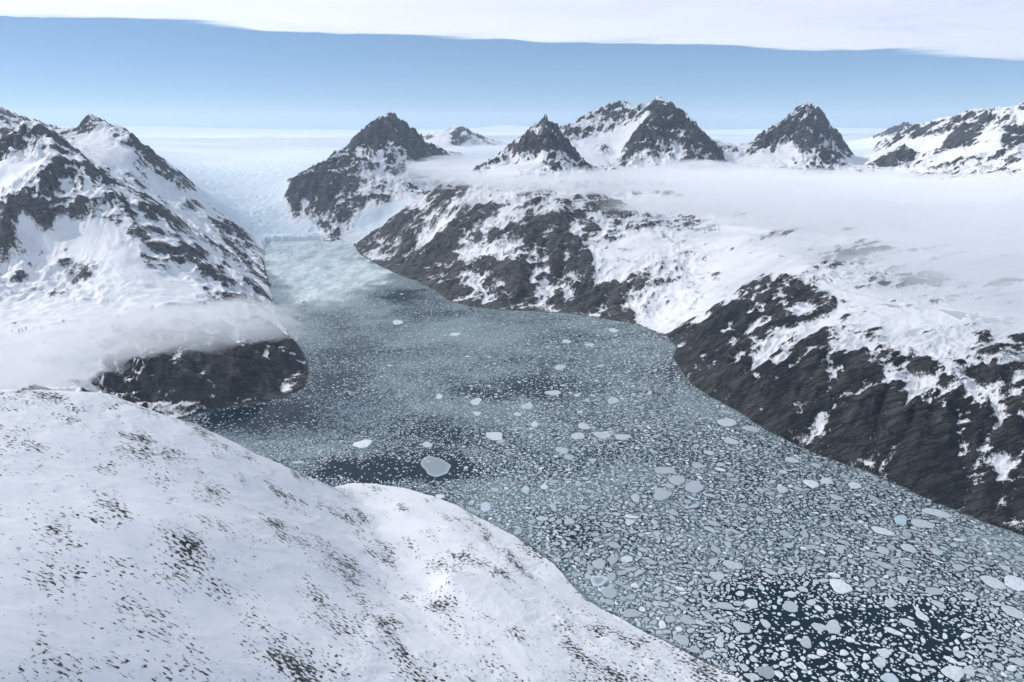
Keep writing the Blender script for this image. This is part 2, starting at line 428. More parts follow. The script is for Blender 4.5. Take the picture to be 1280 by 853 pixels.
# ------------------------------------------------------------------ where rock shows through the snow
gl_, gt_ = gradient(H)
slope = np.sqrt(gl_ ** 2 + gt_ ** 2)
conv = (H - blur(H, 5)) / (SPC * 2.0)
strata = perlin((GX * .35 + H * 1.1 + 40 * perlin(GX / 300, GY / 300, 111)) / 60, (GY * .35 - GX * .2) / 420, 110) * fade(60, SPC * .6)
spots = fbm(GX + 90 * streak, GY, 640, 4, 120, .6, SPC)
specks = fbm(GX, GY, 48, 3, 125, .8, SPC * .7)


def unit(a): return (a / a[:1000].std()).astype(np.float32)


fgm = (REGN == RI['foreground'])
sdev = np.clip(slope - blur(slope, 25), -.8, .8)
steep = np.clip(slope - .85, -.6, .8)
Hm = blur(H, 4)
g1, g2 = gradient(Hm); sm = np.sqrt(g1 ** 2 + g2 ** 2)
smid = np.clip(sm - blur(sm, 40), -.8, .8)
cmid = np.clip((Hm - blur(H, 14)) / (SPC * 5), -3, 3)
N = (1.0 * np.clip(unit(smid), -2, 1.1) + .35 * np.clip(unit(sdev), -2.5, 2) + .75 * np.clip(unit(cmid), -2, 1.6) + .25 * np.clip(unit(conv), -3, 3) + .70 * (np.abs(rib + .3) - .8) + .40 * np.clip(streak, -3, 3)
     + (.42 + .25 * (REGN == RI['right_slope'])) * ledge + .95 * unit(spots) + .34 * unit(specks))
thin = unit(fbm(LA / 7.0, LC, 95, 4, 191, .75, SPC * .5))
N = N + .55 * thin * np.isin(REGN, [RI['right_slope'], RI['headland'], RI['centre']])
N = N / N[:1000].std()
cov = np.clip(ROCK + .10 * steep, .012, .985)
high = smooth01(BASE, 1000, 1350)
zl = np.log(cov / (1 - cov)) / 1.7
zl = zl * (1.4 - .75 * high * (zl > 0)) - .28 - .58 * high
RK = .5 + .17 * (1.12 * N + zl + high * (.45 * np.clip(streak, -2.5, 2.5) + .45 * unit(specks) + .55 * ledge + .35 * np.clip(unit(sdev), -2, 2)))
fn = fbm(GX, GY, 10, 2, 181, .8, SPC * .35)
fst = lic(fn, BASE * .6 - .45 * (.5 * GX - .87 * GY), 2, 0.0013)
fst /= fst[:500].std()
clus = unit(fbm(GX, GY, 230, 3, 131, .65, SPC))
ribs = unit(fbm(.87 * GX + .5 * GY, (.5 * GX - .87 * GY) / 3.4, 130, 3, 137, .6, SPC))
NF = .62 * clus + .62 * ribs + .10 * streak + 1.35 * fst + .12 * np.clip(unit(conv), -3, 3)
NF /= NF[fgm & (SD > 0)].std()
covf = np.clip(ROCK * .58, .01, .6)
RKF = .5 + .17 * (NF + np.log(covf / (1 - covf)) / 1.7)
RK = np.where(fgm, RKF, RK)
RK *= (1 - GLS)
RK = np.where((SD < 16) & (ROCK > .4), np.maximum(RK, .58), RK).astype(np.float32)
TONE = (0.45 - .13 * ((REGN == RI['right_slope']) | (REGN == RI['headland'])) + .16 * (REGN == RI['centre']) + .10 * ledge - .10 * np.clip(unit(crag), -2.5, 2.5) + .4 * fbm(GX, GY, 500, 3, 140, .5, SPC) + .7 * specks + .30 * np.clip(streak, -2.5, 2.5)).astype(np.float32)

# ------------------------------------------------------------------ materials
def new_mat(name):
    m = bpy.data.materials.new(name); m.use_nodes = True
    nt = m.node_tree; nt.nodes.clear()
    out = nt.nodes.new('ShaderNodeOutputMaterial')
    return m, nt, out


class NB:
    """short hand for node building"""
    def __init__(s, nt): s.nt = nt; s.L = nt.links.new
    def n(s, t, **k):
        x = s.nt.nodes.new('ShaderNode' + t)
        for a, b in k.items(): setattr(x, a, b)
        return x
    def set(s, sock, v):
        if hasattr(v, 'is_output') or isinstance(v, bpy.types.NodeSocket): s.L(v, sock)
        else: sock.default_value = v
    def math(s, op, a, b=0.0, clamp=False):
        x = s.n('Math', operation=op, use_clamp=clamp); s.set(x.inputs[0], a); s.set(x.inputs[1], b); return x.outputs[0]
    def noise(s, vec, scale, detail=4, rough=.6, dist=0.0):
        x = s.n('TexNoise'); s.set(x.inputs['Vector'], vec); x.inputs['Scale'].default_value = scale; x.inputs['Detail'].default_value = detail
        x.inputs['Roughness'].default_value = rough; x.inputs['Distortion'].default_value = dist; return x.outputs['Fac']
    def vor(s, vec, scale, feature='F1', rnd=1.0):
        x = s.n('TexVoronoi', feature=feature); s.set(x.inputs['Vector'], vec); x.inputs['Scale'].default_value = scale; x.inputs['Randomness'].default_value = rnd; return x
    def ramp(s, v, a, b):
        x = s.n('MapRange', interpolation_type='SMOOTHSTEP'); s.set(x.inputs[0], v); s.set(x.inputs[1], a); s.set(x.inputs[2], b); return x.outputs[0]
    def mix(s, f, a, b):
        x = s.n('Mix', data_type='RGBA'); s.set(x.inputs[0], f); s.set(x.inputs[6], a); s.set(x.inputs[7], b); return x.outputs[2]
    def attr(s, name):
        return s.n('Attribute', attribute_name=name).outputs['Fac']
    def pos(s): return s.n('NewGeometry').outputs['Position']
    def bump(s, h, dist, strength=1.0):
        x = s.n('Bump'); x.inputs['Strength'].default_value = strength; x.inputs['Distance'].default_value = dist; s.set(x.inputs['Height'], h); return x.outputs[0]
    def scale(s, v, sc):
        x = s.n('VectorMath', operation='MULTIPLY'); s.set(x.inputs[0], v); x.inputs[1].default_value = sc; return x.outputs[0]


def c(r, g, b): return (r, g, b, 1.0)


def land_material(name, wl, rock_a, rock_b, snow, edge=.045, snow_bump=.035):
    m, nt, out = new_mat(name); b = NB(nt)
    p = b.pos()
    n1 = b.noise(p, 1.0 / wl, 6, .68)
    n2 = b.noise(p, 1.0 / (wl * .22), 4, .65)
    k = b.math('ADD', b.attr('rk'), b.math('MULTIPLY', b.math('SUBTRACT', n1, .5), .85))
    k = b.math('ADD', k, b.math('MULTIPLY', b.math('SUBTRACT', n2, .5), .75))
    mask = b.ramp(k, .5 - edge, .5 + edge)
    t = b.math('ADD', b.attr('tone'), b.math('MULTIPLY', b.math('SUBTRACT', b.noise(b.scale(p, (1, 1, 2.2)), 1.0 / (wl * .6), 6, .7), .5), 1.3), True)
    dx = b.n('VectorMath', operation='DOT_PRODUCT'); b.L(p, dx.inputs[0]); dx.inputs[1].default_value = (.21, .066, 0)
    dy = b.n('VectorMath', operation='DOT_PRODUCT'); b.L(p, dy.inputs[0]); dy.inputs[1].default_value = (-.30, .95, .9)
    cv = b.n('CombineXYZ'); b.L(dx.outputs['Value'], cv.inputs[0]); b.L(dy.outputs['Value'], cv.inputs[1])
    lay = b.noise(cv.outputs[0], 1.0 / (wl * 1.3), 7, .75)
    t = b.math('ADD', t, b.math('MULTIPLY', b.math('SUBTRACT', lay, .5), 1.5), True)
    rock = b.mix(t, rock_a, rock_b)
    ck = b.n('TexVoronoi', feature='DISTANCE_TO_EDGE'); ck.inputs['Scale'].default_value = 1.0 / (wl * 1.6)
    wv_ = b.n('VectorMath', operation='ADD'); b.L(b.scale(cv.outputs[0], (1.6, 1, 1)), wv_.inputs[0])
    nv = b.n('TexNoise'); b.L(p, nv.inputs['Vector']); nv.inputs['Scale'].default_value = 1.0 / (wl * 1.5); nv.inputs['Detail'].default_value = 5
    b.L(b.scale(nv.outputs['Color'], (wl * 1.5, wl * 1.5, 0)), wv_.inputs[1]); b.L(wv_.outputs[0], ck.inputs['Vector'])
    crack = b.math('SUBTRACT', 1.0, b.ramp(ck.outputs['Distance'], .015, .11))
    rock = b.mix(b.math('MULTIPLY', crack, .75), rock, c(.008, .008, .009))
    pale = b.ramp(b.math('ADD', lay, b.math('MULTIPLY', n2, .6)), .93, 1.05)
    rock = b.mix(b.math('MULTIPLY', pale, .55), rock, c(.20, .19, .18))
    lich = b.ramp(b.noise(p, 1.0 / (wl * 3), 3, .6), .5, .7)
    rock = b.mix(b.math('MULTIPLY', lich, .12), rock, c(.085, .07, .055))
    dust = b.ramp(b.noise(p, 1.0 / (wl * 5), 5, .6), .35, .75)
    sn = b.mix(dust, snow, c(snow[0] * .93, snow[1] * .94, snow[2] * .955))
    col = b.mix(mask, sn, rock)
    pr = b.n('BsdfPrincipled'); b.set(pr.inputs['Base Color'], col)
    b.set(pr.inputs['Roughness'], b.math('ADD', .65, b.math('MULTIPLY', mask, .2)))
    pr.inputs['Specular IOR Level'].default_value = .25
    hgt = b.math('ADD', b.math('ADD', b.math('MULTIPLY', crack, -.5), b.math('MULTIPLY', lay, 1.6)), b.math('MULTIPLY', b.noise(b.scale(p, (1, 1, 1.6)), 1.0 / (wl * .5), 5, .7), 1.0))
    hgt = b.math('MULTIPLY', hgt, b.math('ADD', snow_bump, b.math('MULTIPLY', mask, .95)))
    b.set(pr.inputs['Normal'], b.bump(hgt, wl * .8, 1.0))
    b.L(pr.outputs[0], out.inputs['Surface'])
    return m


SNOW = c(.86, .852, .85)
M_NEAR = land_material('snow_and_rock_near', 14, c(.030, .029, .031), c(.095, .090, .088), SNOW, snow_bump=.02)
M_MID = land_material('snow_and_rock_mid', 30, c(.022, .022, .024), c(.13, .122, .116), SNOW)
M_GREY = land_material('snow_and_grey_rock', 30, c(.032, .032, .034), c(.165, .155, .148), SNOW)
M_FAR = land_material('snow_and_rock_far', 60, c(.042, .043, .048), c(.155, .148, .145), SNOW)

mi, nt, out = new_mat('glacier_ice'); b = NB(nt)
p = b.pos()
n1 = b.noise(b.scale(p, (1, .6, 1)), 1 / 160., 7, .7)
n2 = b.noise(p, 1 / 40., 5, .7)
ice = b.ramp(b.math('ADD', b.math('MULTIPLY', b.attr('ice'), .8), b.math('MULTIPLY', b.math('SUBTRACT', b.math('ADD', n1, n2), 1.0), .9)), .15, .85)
col = b.mix(ice, c(.82, .85, .88), c(.72, .81, .85))  # snow white to blue; the blue also carries the painted cloud shadow
pr = b.n('BsdfPrincipled'); b.set(pr.inputs['Base Color'], col); pr.inputs['Roughness'].default_value = .6; pr.inputs['Specular IOR Level'].default_value = .25
b.set(pr.inputs['Normal'], b.bump(b.math('ADD', n1, n2), 14, .8))
b.L(pr.outputs[0], out.inputs['Surface'])
M_ICE = mi

# ------------------------------------------------------------------ meshes of the land
NX = None


def mesh_object(name, verts, loops, starts, totals, mats, normals=None, attrs=None, smooth=True, face_attrs=None):
    me = bpy.data.meshes.new(name)
    me.vertices.add(len(verts)); me.vertices.foreach_set('co', np.ascontiguousarray(verts, np.float32).ravel())
    me.loops.add(len(loops)); me.loops.foreach_set('vertex_index', np.ascontiguousarray(loops, np.int32))
    me.polygons.add(len(starts)); me.polygons.foreach_set('loop_start', np.ascontiguousarray(starts, np.int32))
    me.polygons.foreach_set('loop_total', np.ascontiguousarray(totals, np.int32))
    me.polygons.foreach_set('use_smooth', np.full(len(starts), smooth, bool))
    for k, v in (attrs or {}).items():
        a = me.attributes.new(k, 'FLOAT', 'POINT'); a.data.foreach_set('value', np.ascontiguousarray(v, np.float32))
    for k, v in (face_attrs or {}).items():
        a = me.attributes.new(k, 'FLOAT', 'FACE'); a.data.foreach_set('value', np.ascontiguousarray(v, np.float32))
    me.update(calc_edges=True)
    for m in mats: me.materials.append(m)
    if normals is not None:
        me.normals_split_custom_set_from_vertices(np.ascontiguousarray(normals, np.float32))
    o = bpy.data.objects.new(name, me); COL.objects.link(o)
    return o


VX = np.stack([GX, GY, H], -1).astype(np.float32).reshape(-1, 3)
nl, ntg = gl_, gt_
sn_, cs_ = np.sin(TH)[None, :], np.cos(TH)[None, :]
NRM = np.stack([-(nl * sn_ + ntg * cs_), -(nl * cs_ - ntg * sn_), np.ones_like(H)], -1).reshape(-1, 3)
NRM /= np.linalg.norm(NRM, axis=1, keepdims=True)
ICE_AND_SHADE = (GLS * (.5 + .5 * fall) * smooth01(RR, 53000, 44000)[:, None]).astype(np.float32)  # bare blue ice; farther out, painted cloud shadow up to the sunlit band
idx = np.arange(NR * NT).reshape(NR, NT)
Q = np.stack([idx[:-1, :-1], idx[:-1, 1:], idx[1:, 1:], idx[1:, :-1]], -1)
QL = REGN[:-1, :-1]
land_q = np.maximum.reduce([SD[:-1, :-1], SD[1:, :-1], SD[:-1, 1:], SD[1:, 1:]]) > -40

INFO = {
    'foreground': ('mountain', 'broad smooth snow slope with rock specks filling the lower left corner', 'mountain', M_NEAR),
    'left': ('mountain', 'snowy mountain at the left edge with dark rock spine running down to the fjord', 'mountain', M_GREY),
    'back_left': ('mountain', 'snow ridge with a tiny horn on top, beside the glacier left margin', 'mountain', M_FAR),
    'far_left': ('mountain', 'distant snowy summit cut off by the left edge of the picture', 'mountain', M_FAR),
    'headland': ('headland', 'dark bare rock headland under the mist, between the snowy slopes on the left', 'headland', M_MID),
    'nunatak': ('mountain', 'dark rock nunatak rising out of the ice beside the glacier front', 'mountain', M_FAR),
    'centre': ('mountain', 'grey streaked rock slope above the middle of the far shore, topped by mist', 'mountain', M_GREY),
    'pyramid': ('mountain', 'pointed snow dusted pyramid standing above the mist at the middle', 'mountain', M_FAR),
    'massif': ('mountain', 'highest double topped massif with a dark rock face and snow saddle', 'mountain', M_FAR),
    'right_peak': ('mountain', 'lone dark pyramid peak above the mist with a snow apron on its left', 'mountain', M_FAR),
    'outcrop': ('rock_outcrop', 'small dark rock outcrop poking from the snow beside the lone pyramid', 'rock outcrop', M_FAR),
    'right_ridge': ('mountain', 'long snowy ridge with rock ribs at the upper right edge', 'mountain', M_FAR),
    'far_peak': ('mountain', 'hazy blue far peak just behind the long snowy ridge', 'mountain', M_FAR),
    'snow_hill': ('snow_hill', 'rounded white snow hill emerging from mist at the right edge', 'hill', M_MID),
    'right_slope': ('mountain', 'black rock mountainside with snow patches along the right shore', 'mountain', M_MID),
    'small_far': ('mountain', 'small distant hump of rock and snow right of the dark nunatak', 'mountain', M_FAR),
    'cirque': ('snowfield', 'gentle snow basin between the grey slope and the black mountainside', 'snowfield', M_GREY),
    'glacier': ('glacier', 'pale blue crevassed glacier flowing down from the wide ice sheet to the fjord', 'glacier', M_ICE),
}
# small stray islands of a region join what surrounds them
for reg in REG:
    sel = (QL == RI[reg]) & land_q
    if not sel.any(): continue
    q = Q[sel]
    used = np.unique(q); remap = np.full(NR * NT, -1, np.int64); remap[used] = np.arange(len(used))
    f = remap[q]
    nm, lab, cat, mat = INFO[reg]
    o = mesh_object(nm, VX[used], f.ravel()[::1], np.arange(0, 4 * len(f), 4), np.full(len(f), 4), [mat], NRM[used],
                    {'rk': RK.ravel()[used], 'tone': TONE.ravel()[used], 'ice': ICE_AND_SHADE.ravel()[used]})
    prop(o, lab, cat, 'structure')

exec_water = True
# ------------------------------------------------------------------ fjord water
# local ice cover: blobs given where they lie on the fjord (u, v, su, sv, amount)
DARK = [(1010, 800, 90, 48, 1.5), (1120, 800, 125, 42, 1.3), (950, 742, 70, 20, 1.0), (1000, 850, 70, 30, 1.4), (1090, 850, 90, 30, 1.2), (1180, 770, 70, 25, .45), (520, 586, 85, 16, 1.35), (440, 590, 45, 11, 1.1),
        (300, 525, 60, 16, 1.4), (350, 512, 45, 13, 1.1), (500, 370, 40, 9, .9), (535, 385, 40, 12, .6), (415, 400, 35, 18, .35), (660, 488, 40, 12, .6), (600, 492, 35, 8, .5), (700, 500, 40, 22, .35),
        (840, 465, 22, 16, .8), (410, 485, 50, 12, .7), (440, 470, 60, 10, .45), (520, 540, 90, 16, .45), (425, 445, 45, 22, .6), (460, 425, 40, 12, .4), (520, 400, 40, 10, .4), (645, 452, 20, 10, .3), (690, 455, 25, 25, .3), (560, 620, 40, 10, .5),
        (690, 660, 50, 20, .3), (400, 520, 60, 15, .3), (475, 590, 60, 12, .5)]
MELT = [(385, 316, 90, 24, 1.0), (435, 342, 60, 20, .75), (375, 352, 45, 30, .6), (420, 372, 70, 16, .38), (470, 345, 35, 12, .4), (400, 300, 60, 10, .5), (420, 392, 90, 22, .30), (500, 420, 70, 14, .16)]


def blobs(u, v, lst):
    s = np.zeros_like(u)
    for (a, bb, su, sv, w) in lst:
        s += w * np.exp(-((u - a) / su) ** 2 - ((v - bb) / sv) ** 2)
    return s


def cover_at(x, y):
    P3 = np.stack([x, y, np.zeros_like(x)], -1)
    u, v = project(P3)
    wob = 14
    u2 = u + wob * perlin(x / 240, y / 240, 201); v2 = v + .6 * wob * perlin(x / 240, y / 240, 202)
    dk = blobs(u2, v2, DARK)
    mt = blobs(u2, v2, MELT)
    return u, v, dk, mt


wth = np.linspace(-math.radians(61), math.radians(50), 660)
wr = np.exp(np.arange(math.log(650.0), math.log(13200.0), 0.007))
WX = wr[:, None] * np.sin(wth); WY = wr[:, None] * np.cos(wth)
uu, vv, dk, mt = cover_at(WX, WY)
swirl = fbm((WX + 260 * perlin(WX / 700, WY / 700, 207)) * .55, WY + 200 * perlin(WX / 600, WY / 600, 208), 620, 6, 210, .62)
slush = .56 + .12 * smooth01(wr, 4500, 7000)[:, None] - .85 * dk + .35 * mt + .75 * swirl
right = smooth01(uu, 600, 780)
slush -= .16 * right * smooth01(wr, 6500, 3500)[:, None]
wi = np.arange(WX.size).reshape(WX.shape)
wq = np.stack([wi[:-1, :-1], wi[:-1, 1:], wi[1:, 1:], wi[1:, :-1]], -1).reshape(-1, 4)
mw, nt, out = new_mat('water_with_slush'); b = NB(nt)
p = b.pos(); sl = b.attr('slush'); ml = b.attr('melange')
v1 = b.vor(p, 1 / 9., 'DISTANCE_TO_EDGE'); v1c = b.vor(p, 1 / 9., 'F1')
v2 = b.vor(p, 1 / 22., 'DISTANCE_TO_EDGE'); v2c = b.vor(p, 1 / 22., 'F1')
cells = b.ramp(v1.outputs['Distance'], .02, .16)
h1 = b.n('SeparateColor'); b.L(v1c.outputs['Color'], h1.inputs[0])
h2 = b.n('SeparateColor'); b.L(v2c.outputs['Color'], h2.inputs[0])
nz = b.noise(p, 1 / 60., 8, .72)
cov = b.math('ADD', sl, b.math('MULTIPLY', b.math('SUBTRACT', nz, .5), .9))
small = b.math('MULTIPLY', cells, b.ramp(b.math('SUBTRACT', cov, h1.outputs[0]), -.30, .02))
big_ = b.math('MULTIPLY', b.ramp(v2.outputs['Distance'], .015, .07), b.ramp(b.math('SUBTRACT', cov, h2.outputs[0]), -.05, .02))
grease = b.ramp(cov, .25, 1.0)
ice = b.math('ADD', b.math('MULTIPLY', small, .55), b.math('MULTIPLY', grease, .42), True)
ice = b.math('MAXIMUM', ice, b.math('MULTIPLY', big_, .5))
mel = b.math('MULTIPLY', ml, b.ramp(b.math('ADD', b.math('MULTIPLY', b.noise(b.scale(p, (1, .3, 1)), 1 / 180., 8, .75), 1.6), b.math('SUBTRACT', ml, .9)), .35, 1.05))
ice = b.math('MAXIMUM', ice, mel)
icecol = b.mix(h1.outputs[1], c(.165, .245, .26), c(.48, .56, .57))
icecol = b.mix(mel, icecol, b.mix(b.ramp(b.noise(b.scale(p, (1, .35, 1)), 1 / 60., 8, .85), .36, .64), c(.56, .68, .69), c(.86, .90, .90)))
col = b.mix(ice, c(.004, .018, .027), icecol)
pr = b.n('BsdfPrincipled'); b.set(pr.inputs['Base Color'], col)
b.set(pr.inputs['Roughness'], b.math('ADD', .12, b.math('MULTIPLY', ice, .6))); pr.inputs['IOR'].default_value = 1.33
pr.inputs['Specular IOR Level'].default_value = .16
b.set(pr.inputs['Normal'], b.bump(b.math('ADD', b.math('MULTIPLY', small, .8), b.math('MULTIPLY', b.noise(p, 1 / 5., 3, .6), .2)), .8, .6))
b.L(pr.outputs[0], out.inputs['Surface'])
wv = np.stack([WX, WY, np.zeros_like(WX)], -1).reshape(-1, 3)
o = mesh_object('water', wv, wq.ravel(), np.arange(0, 4 * len(wq), 4), np.full(len(wq), 4), [mw], None,
                {'slush': slush.ravel(), 'melange': np.clip(mt * 1.5 - .15 + .35 * swirl * mt, 0, .97).ravel()})
prop(o, 'dark fjord water covered with grey slush and brash ice between the mountains', 'water', 'structure')

# ------------------------------------------------------------------ floating ice
mf, nt, out = new_mat('floe_ice'); b = NB(nt)
p = b.pos(); tn = b.attr('tone')
col = b.mix(tn, c(.17, .215, .24), c(.80, .83, .85))
blue = b.attr('blue')
col = b.mix(blue, col, c(.45, .68, .76))
mott = b.noise(p, 1 / 15., 7, .7)
col = b.mix(b.math('MULTIPLY', b.ramp(mott, .42, .68), .5), col, c(.30, .36, .39))
pr = b.n('BsdfPrincipled'); b.set(pr.inputs['Base Color'], col); pr.inputs['Roughness'].default_value = .6; pr.inputs['Specular IOR Level'].default_value = .3
b.set(pr.inputs['Normal'], b.bump(mott, 1.2, .5))
b.L(pr.outputs[0], out.inputs['Surface'])
M_FLOE = mf


def floe_outline(K, rx, ry, rot, rough, seed):
    r = np.random.default_rng(seed)
    a = (np.arange(K) + r.uniform(-.25, .25, K)) * 2 * math.pi / K
    f = 1 + rough * r.uniform(-1, 1, K) + .5 * rough * np.sin(a * 2 + r.uniform(0, 6)) + .4 * rough * np.sin(a * 3 + r.uniform(0, 6))
    x, y = rx * f * np.cos(a), ry * f * np.sin(a)
    cr, sr = math.cos(rot), math.sin(rot)
    return x * cr - y * sr, x * sr + y * cr


def floe_object(x, y, rx, ry, rot, tone, seed, label, name='ice_floe', cat='ice floe', blue=0.0, rim=0.0, hgt=None):
    """a slab: low skirt under water, bevelled edge, slightly domed uneven top"""
    K = 26
    r = np.random.default_rng(seed + 5)
    ox, oy = floe_outline(K, rx, ry, rot, .19, seed)
    for _ in range(1):
        ox = .25 * np.roll(ox, 1) + .5 * ox + .25 * np.roll(ox, -1); oy = .25 * np.roll(oy, 1) + .5 * oy + .25 * np.roll(oy, -1)
    hgt = hgt or r.uniform(.8, 2.4)
    rings = [(1.03, -1.5), (1.0, .3 * hgt), (.95, hgt), (.75, hgt * 1.12), (.4, hgt * 1.15)]
    V = []; T = []
    for k, (s, z) in enumerate(rings):
        for i in range(K):
            V.append((ox[i] * s, oy[i] * s, z + (r.uniform(-.12, .12) * hgt if k >= 2 else 0)))
            T.append(.22 if rim == 9 and k == 4 else tone * (1 - rim) if k <= 2 and rim and rim != 9 else tone)
    V.append((0, 0, hgt * 1.15)); T.append(.22 if rim == 9 else tone)
    loops = []; st = []; to = []
    for k in range(len(rings) - 1):
        for i in range(K):
            st.append(len(loops)); to.append(4); loops += [k * K + i, k * K + (i + 1) % K, (k + 1) * K + (i + 1) % K, (k + 1) * K + i]
    k = len(rings) - 1
    for i in range(K):
        st.append(len(loops)); to.append(3); loops += [k * K + i, k * K + (i + 1) % K, len(V) - 1]
    o = mesh_object(name, np.array(V), np.array(loops), np.array(st), np.array(to), [M_FLOE], None, {'tone': np.array(T), 'blue': np.full(len(V), blue)}, smooth=False)
    o.location = (x, y, 0)
    prop(o, label, cat, None, 'ice floes drifting in the fjord')
    return o


# floes one can single out in the photograph: u, v, width and height in its pixels, tone, label, blueness, dark rim
HAND = [
    (453, 555, 25, 9, 1.0, 'bright white flat floe alone in the slush near the snow shoulder', 0, 0),
    (545, 583, 37, 23, .18, 'large round grey plate with a pale rim in the dark lead', 0, -1.2),
    (619, 545, 24, 10, .80, 'pale floe ringed by dark water in the middle of the fjord', 0, 0),
    (1051, 733, 25, 16, 1.0, 'bright white rounded floe at the top of the dark open water', 0, 0),
    (748, 726, 20, 14, .75, 'white floe with a grey centre beside the snow shore', 0, 9),
    (762, 741, 18, 14, .40, 'dull grey floe just below the white one beside the snow shore', 0, 0),
    (1272, 730, 28, 16, .95, 'big white floe cut by the right edge of the picture', 0, 0),
    (1241, 728, 26, 12, .75, 'long pale floe next to the big white one at the right edge', 0, 0),
    (1103, 664, 28, 9, .85, 'long narrow white floe lying off the black mountainside', 0, 0),
    (1126, 651, 16, 10, .6, 'pale blue chunk of ice close to the black mountainside', .55, 0),
    (1170, 641, 28, 9, .70, 'elongated pale floe touching the black rock shore', 0, 0),
    (1153, 655, 26, 10, .62, 'greyish broken floe between the pale blue chunk and the rock shore', 0, 0),
    (1014, 605, 18, 9, .95, 'white oval floe off the rock shore, left of its smaller twin', 0, 0),
    (1068, 607, 15, 8, .85, 'white oval floe nearest the rock shore below the snow patches', 0, 0),
    (1033, 601, 17, 7, .8, 'slim white floe above and right of the white oval floe', 0, 0),
    (909, 528, 24, 10, .70, 'pale wide floe beside the foot of the black mountainside', 0, 0),
    (914, 552, 17, 8, .65, 'smaller pale floe just below the wide one by the mountain foot', 0, 0),
    (958, 840, 18, 17, .25, 'dark grey round floe at the bottom edge left of open water', 0, 0),
    (1192, 842, 24, 17, .88, 'large white floe at the bottom edge right of open water', 0, 0),
    (1113, 849, 22, 12, .65, 'blue grey floe cut by the bottom edge under the open water', .35, 0),
    (1042, 784, 18, 16, .62, 'pale blunt floe on the left border of the black open water', 0, 0),
    (1024, 784, 17, 10, .6, 'long pale floe leaning against the blunt one by the black open water', 0, 0),
    (1105, 816, 16, 11, .8, 'wedge shaped white floe alone inside the black open water', 0, 0),
    (1100, 828, 15, 13, .72, 'rough white floe right under the wedge shaped one', 0, 0),
    (1135, 779, 17, 9, .7, 'oval pale floe in the upper right of the black open water', 0, 0),
    (988, 759, 20, 12, .5, 'grey oval floe among packed plates left of the black open water', 0, 0),
    (595, 502, 14, 8, .8, 'small bright floe with an uneven top under the dark streak', .1, 0),
    (549, 496, 10, 6, .9, 'tiny bright white chunk of ice alone in the fine slush left of the dark streak', .1, 0),
    (607, 634, 15, 11, .72, 'pale blue tinted floe close to the snow shoulder edge', .3, 0),
    (657, 613, 11, 8, .7, 'small light blue berg between grey plates near the snow shoulder', .5, 0),
    (680, 609, 10, 7, .88, 'small white floe right of the light blue berg', 0, 0),
    (550, 621, 12, 5, .95, 'thin white floe hugging the end of the snow shoulder', 0, 0),
    (784, 699, 15, 9, .85, 'white floe alone in fine slush above the snow shore', 0, 0),
    (569, 418, 13, 4, .8, 'white sliver of ice in the fine brash near the far shore', 0, 0),
    (497, 403, 12, 6, .8, 'white flake of ice below the dark patch near the far shore', 0, 0),
    (391, 349, 12, 5, .9, 'turquoise ice block in the melange before the glacier front', .8, 0),
]
PLATES = [(700, 459, 13, 7, .55), (691, 491, 18, 7, .6), (659, 508, 15, 7, .6), (730, 533, 16, 8, .6), (722, 545, 18, 8, .6), (753, 544, 23, 7, .55), (778, 546, 23, 7, .55), (708, 427, 11, 5, .6),
          (737, 431, 12, 4, .6), (767, 413, 12, 5, .65), (534, 556, 12, 7, .65), (703, 563, 17, 8, .5), (766, 501, 14, 9, .55), (647, 518, 9, 5, .7), (668, 531, 9, 6, .75), (596, 517, 11, 5, .7),
          (830, 588, 26, 10, .4), (867, 609, 22, 15, .42), (828, 618, 24, 14, .4), (978, 612, 14, 8, .6), (939, 536, 22, 8, .45), (989, 575, 18, 6, .6), (979, 590, 10, 5, .6), (1135, 685, 20, 9, .6),
          (1104, 688, 16, 8, .5), (915, 706, 22, 10, .55), (896, 720, 20, 9, .55), (928, 784, 20, 13, .48), (900, 803, 12, 12, .6), (1113, 754, 14, 11, .6), (1266, 765, 24, 12, .62),
          (1008, 803, 13, 15, .45), (1211, 839, 13, 11, .6), (1199, 818, 12, 9, .55), (940, 846, 18, 8, .6), (1050, 688, 10, 7, .5), (787, 653, 11, 8, .75), (749, 705, 18, 11, .45), (872, 582, 16, 8, .4),
          (846, 600, 20, 12, .42), (1020, 560 + 22, 12, 5, .5), (886, 566, 13, 6, .55), (1045, 622, 14, 6, .5), (1171, 690, 14, 8, .5), (1213, 745, 16, 8, .55)]


def pix_size(u, v, w, h):
    """metres across and along the line of sight for a mark of w x h pixels on the water"""
    p0 = at_z(u, v, 0); rr = math.hypot(p0[0], p0[1])
    slant = math.hypot(rr, CAM_H)
    m = (slant / FPX) * math.cos(math.atan(math.hypot((u - CX) / FPX, (v - CY) / FPX)))
    return p0, w * m / 2, h * m / 2 * slant / CAM_H


placed = []                                    # x, y, radius
for k, (u, v, w, h, t, lab, bl, rim) in enumerate(HAND):
    p0, rx, ry = pix_size(u, v, w, h)
    az = math.atan2(p0[0], p0[1])
    floe_object(p0[0], p0[1], rx, ry, -az + .1 * math.sin(k * 2.1), t, 1000 + k * 7, lab, blue=bl, rim=rim, hgt=(1.0 + 2.2 * (t > .85) + 2.5 * (bl > .3)))
    placed.append((p0[0], p0[1], rx, ry, -az))
extra = []
for k, (u, v, w, h, t) in enumerate(PLATES):
    p0, rx, ry = pix_size(u, v, w, h)
    extra.append((p0[0], p0[1], rx, ry, -math.atan2(p0[0], p0[1]), t + .06))
    placed.append((p0[0], p0[1], rx, ry, extra[-1][4]))

# random packing, large floes first
CELL = 75.0
grid = {}


def add_grid(x, y, r):
    grid.setdefault((int(x // CELL), int(y // CELL)), []).append((x, y, r))


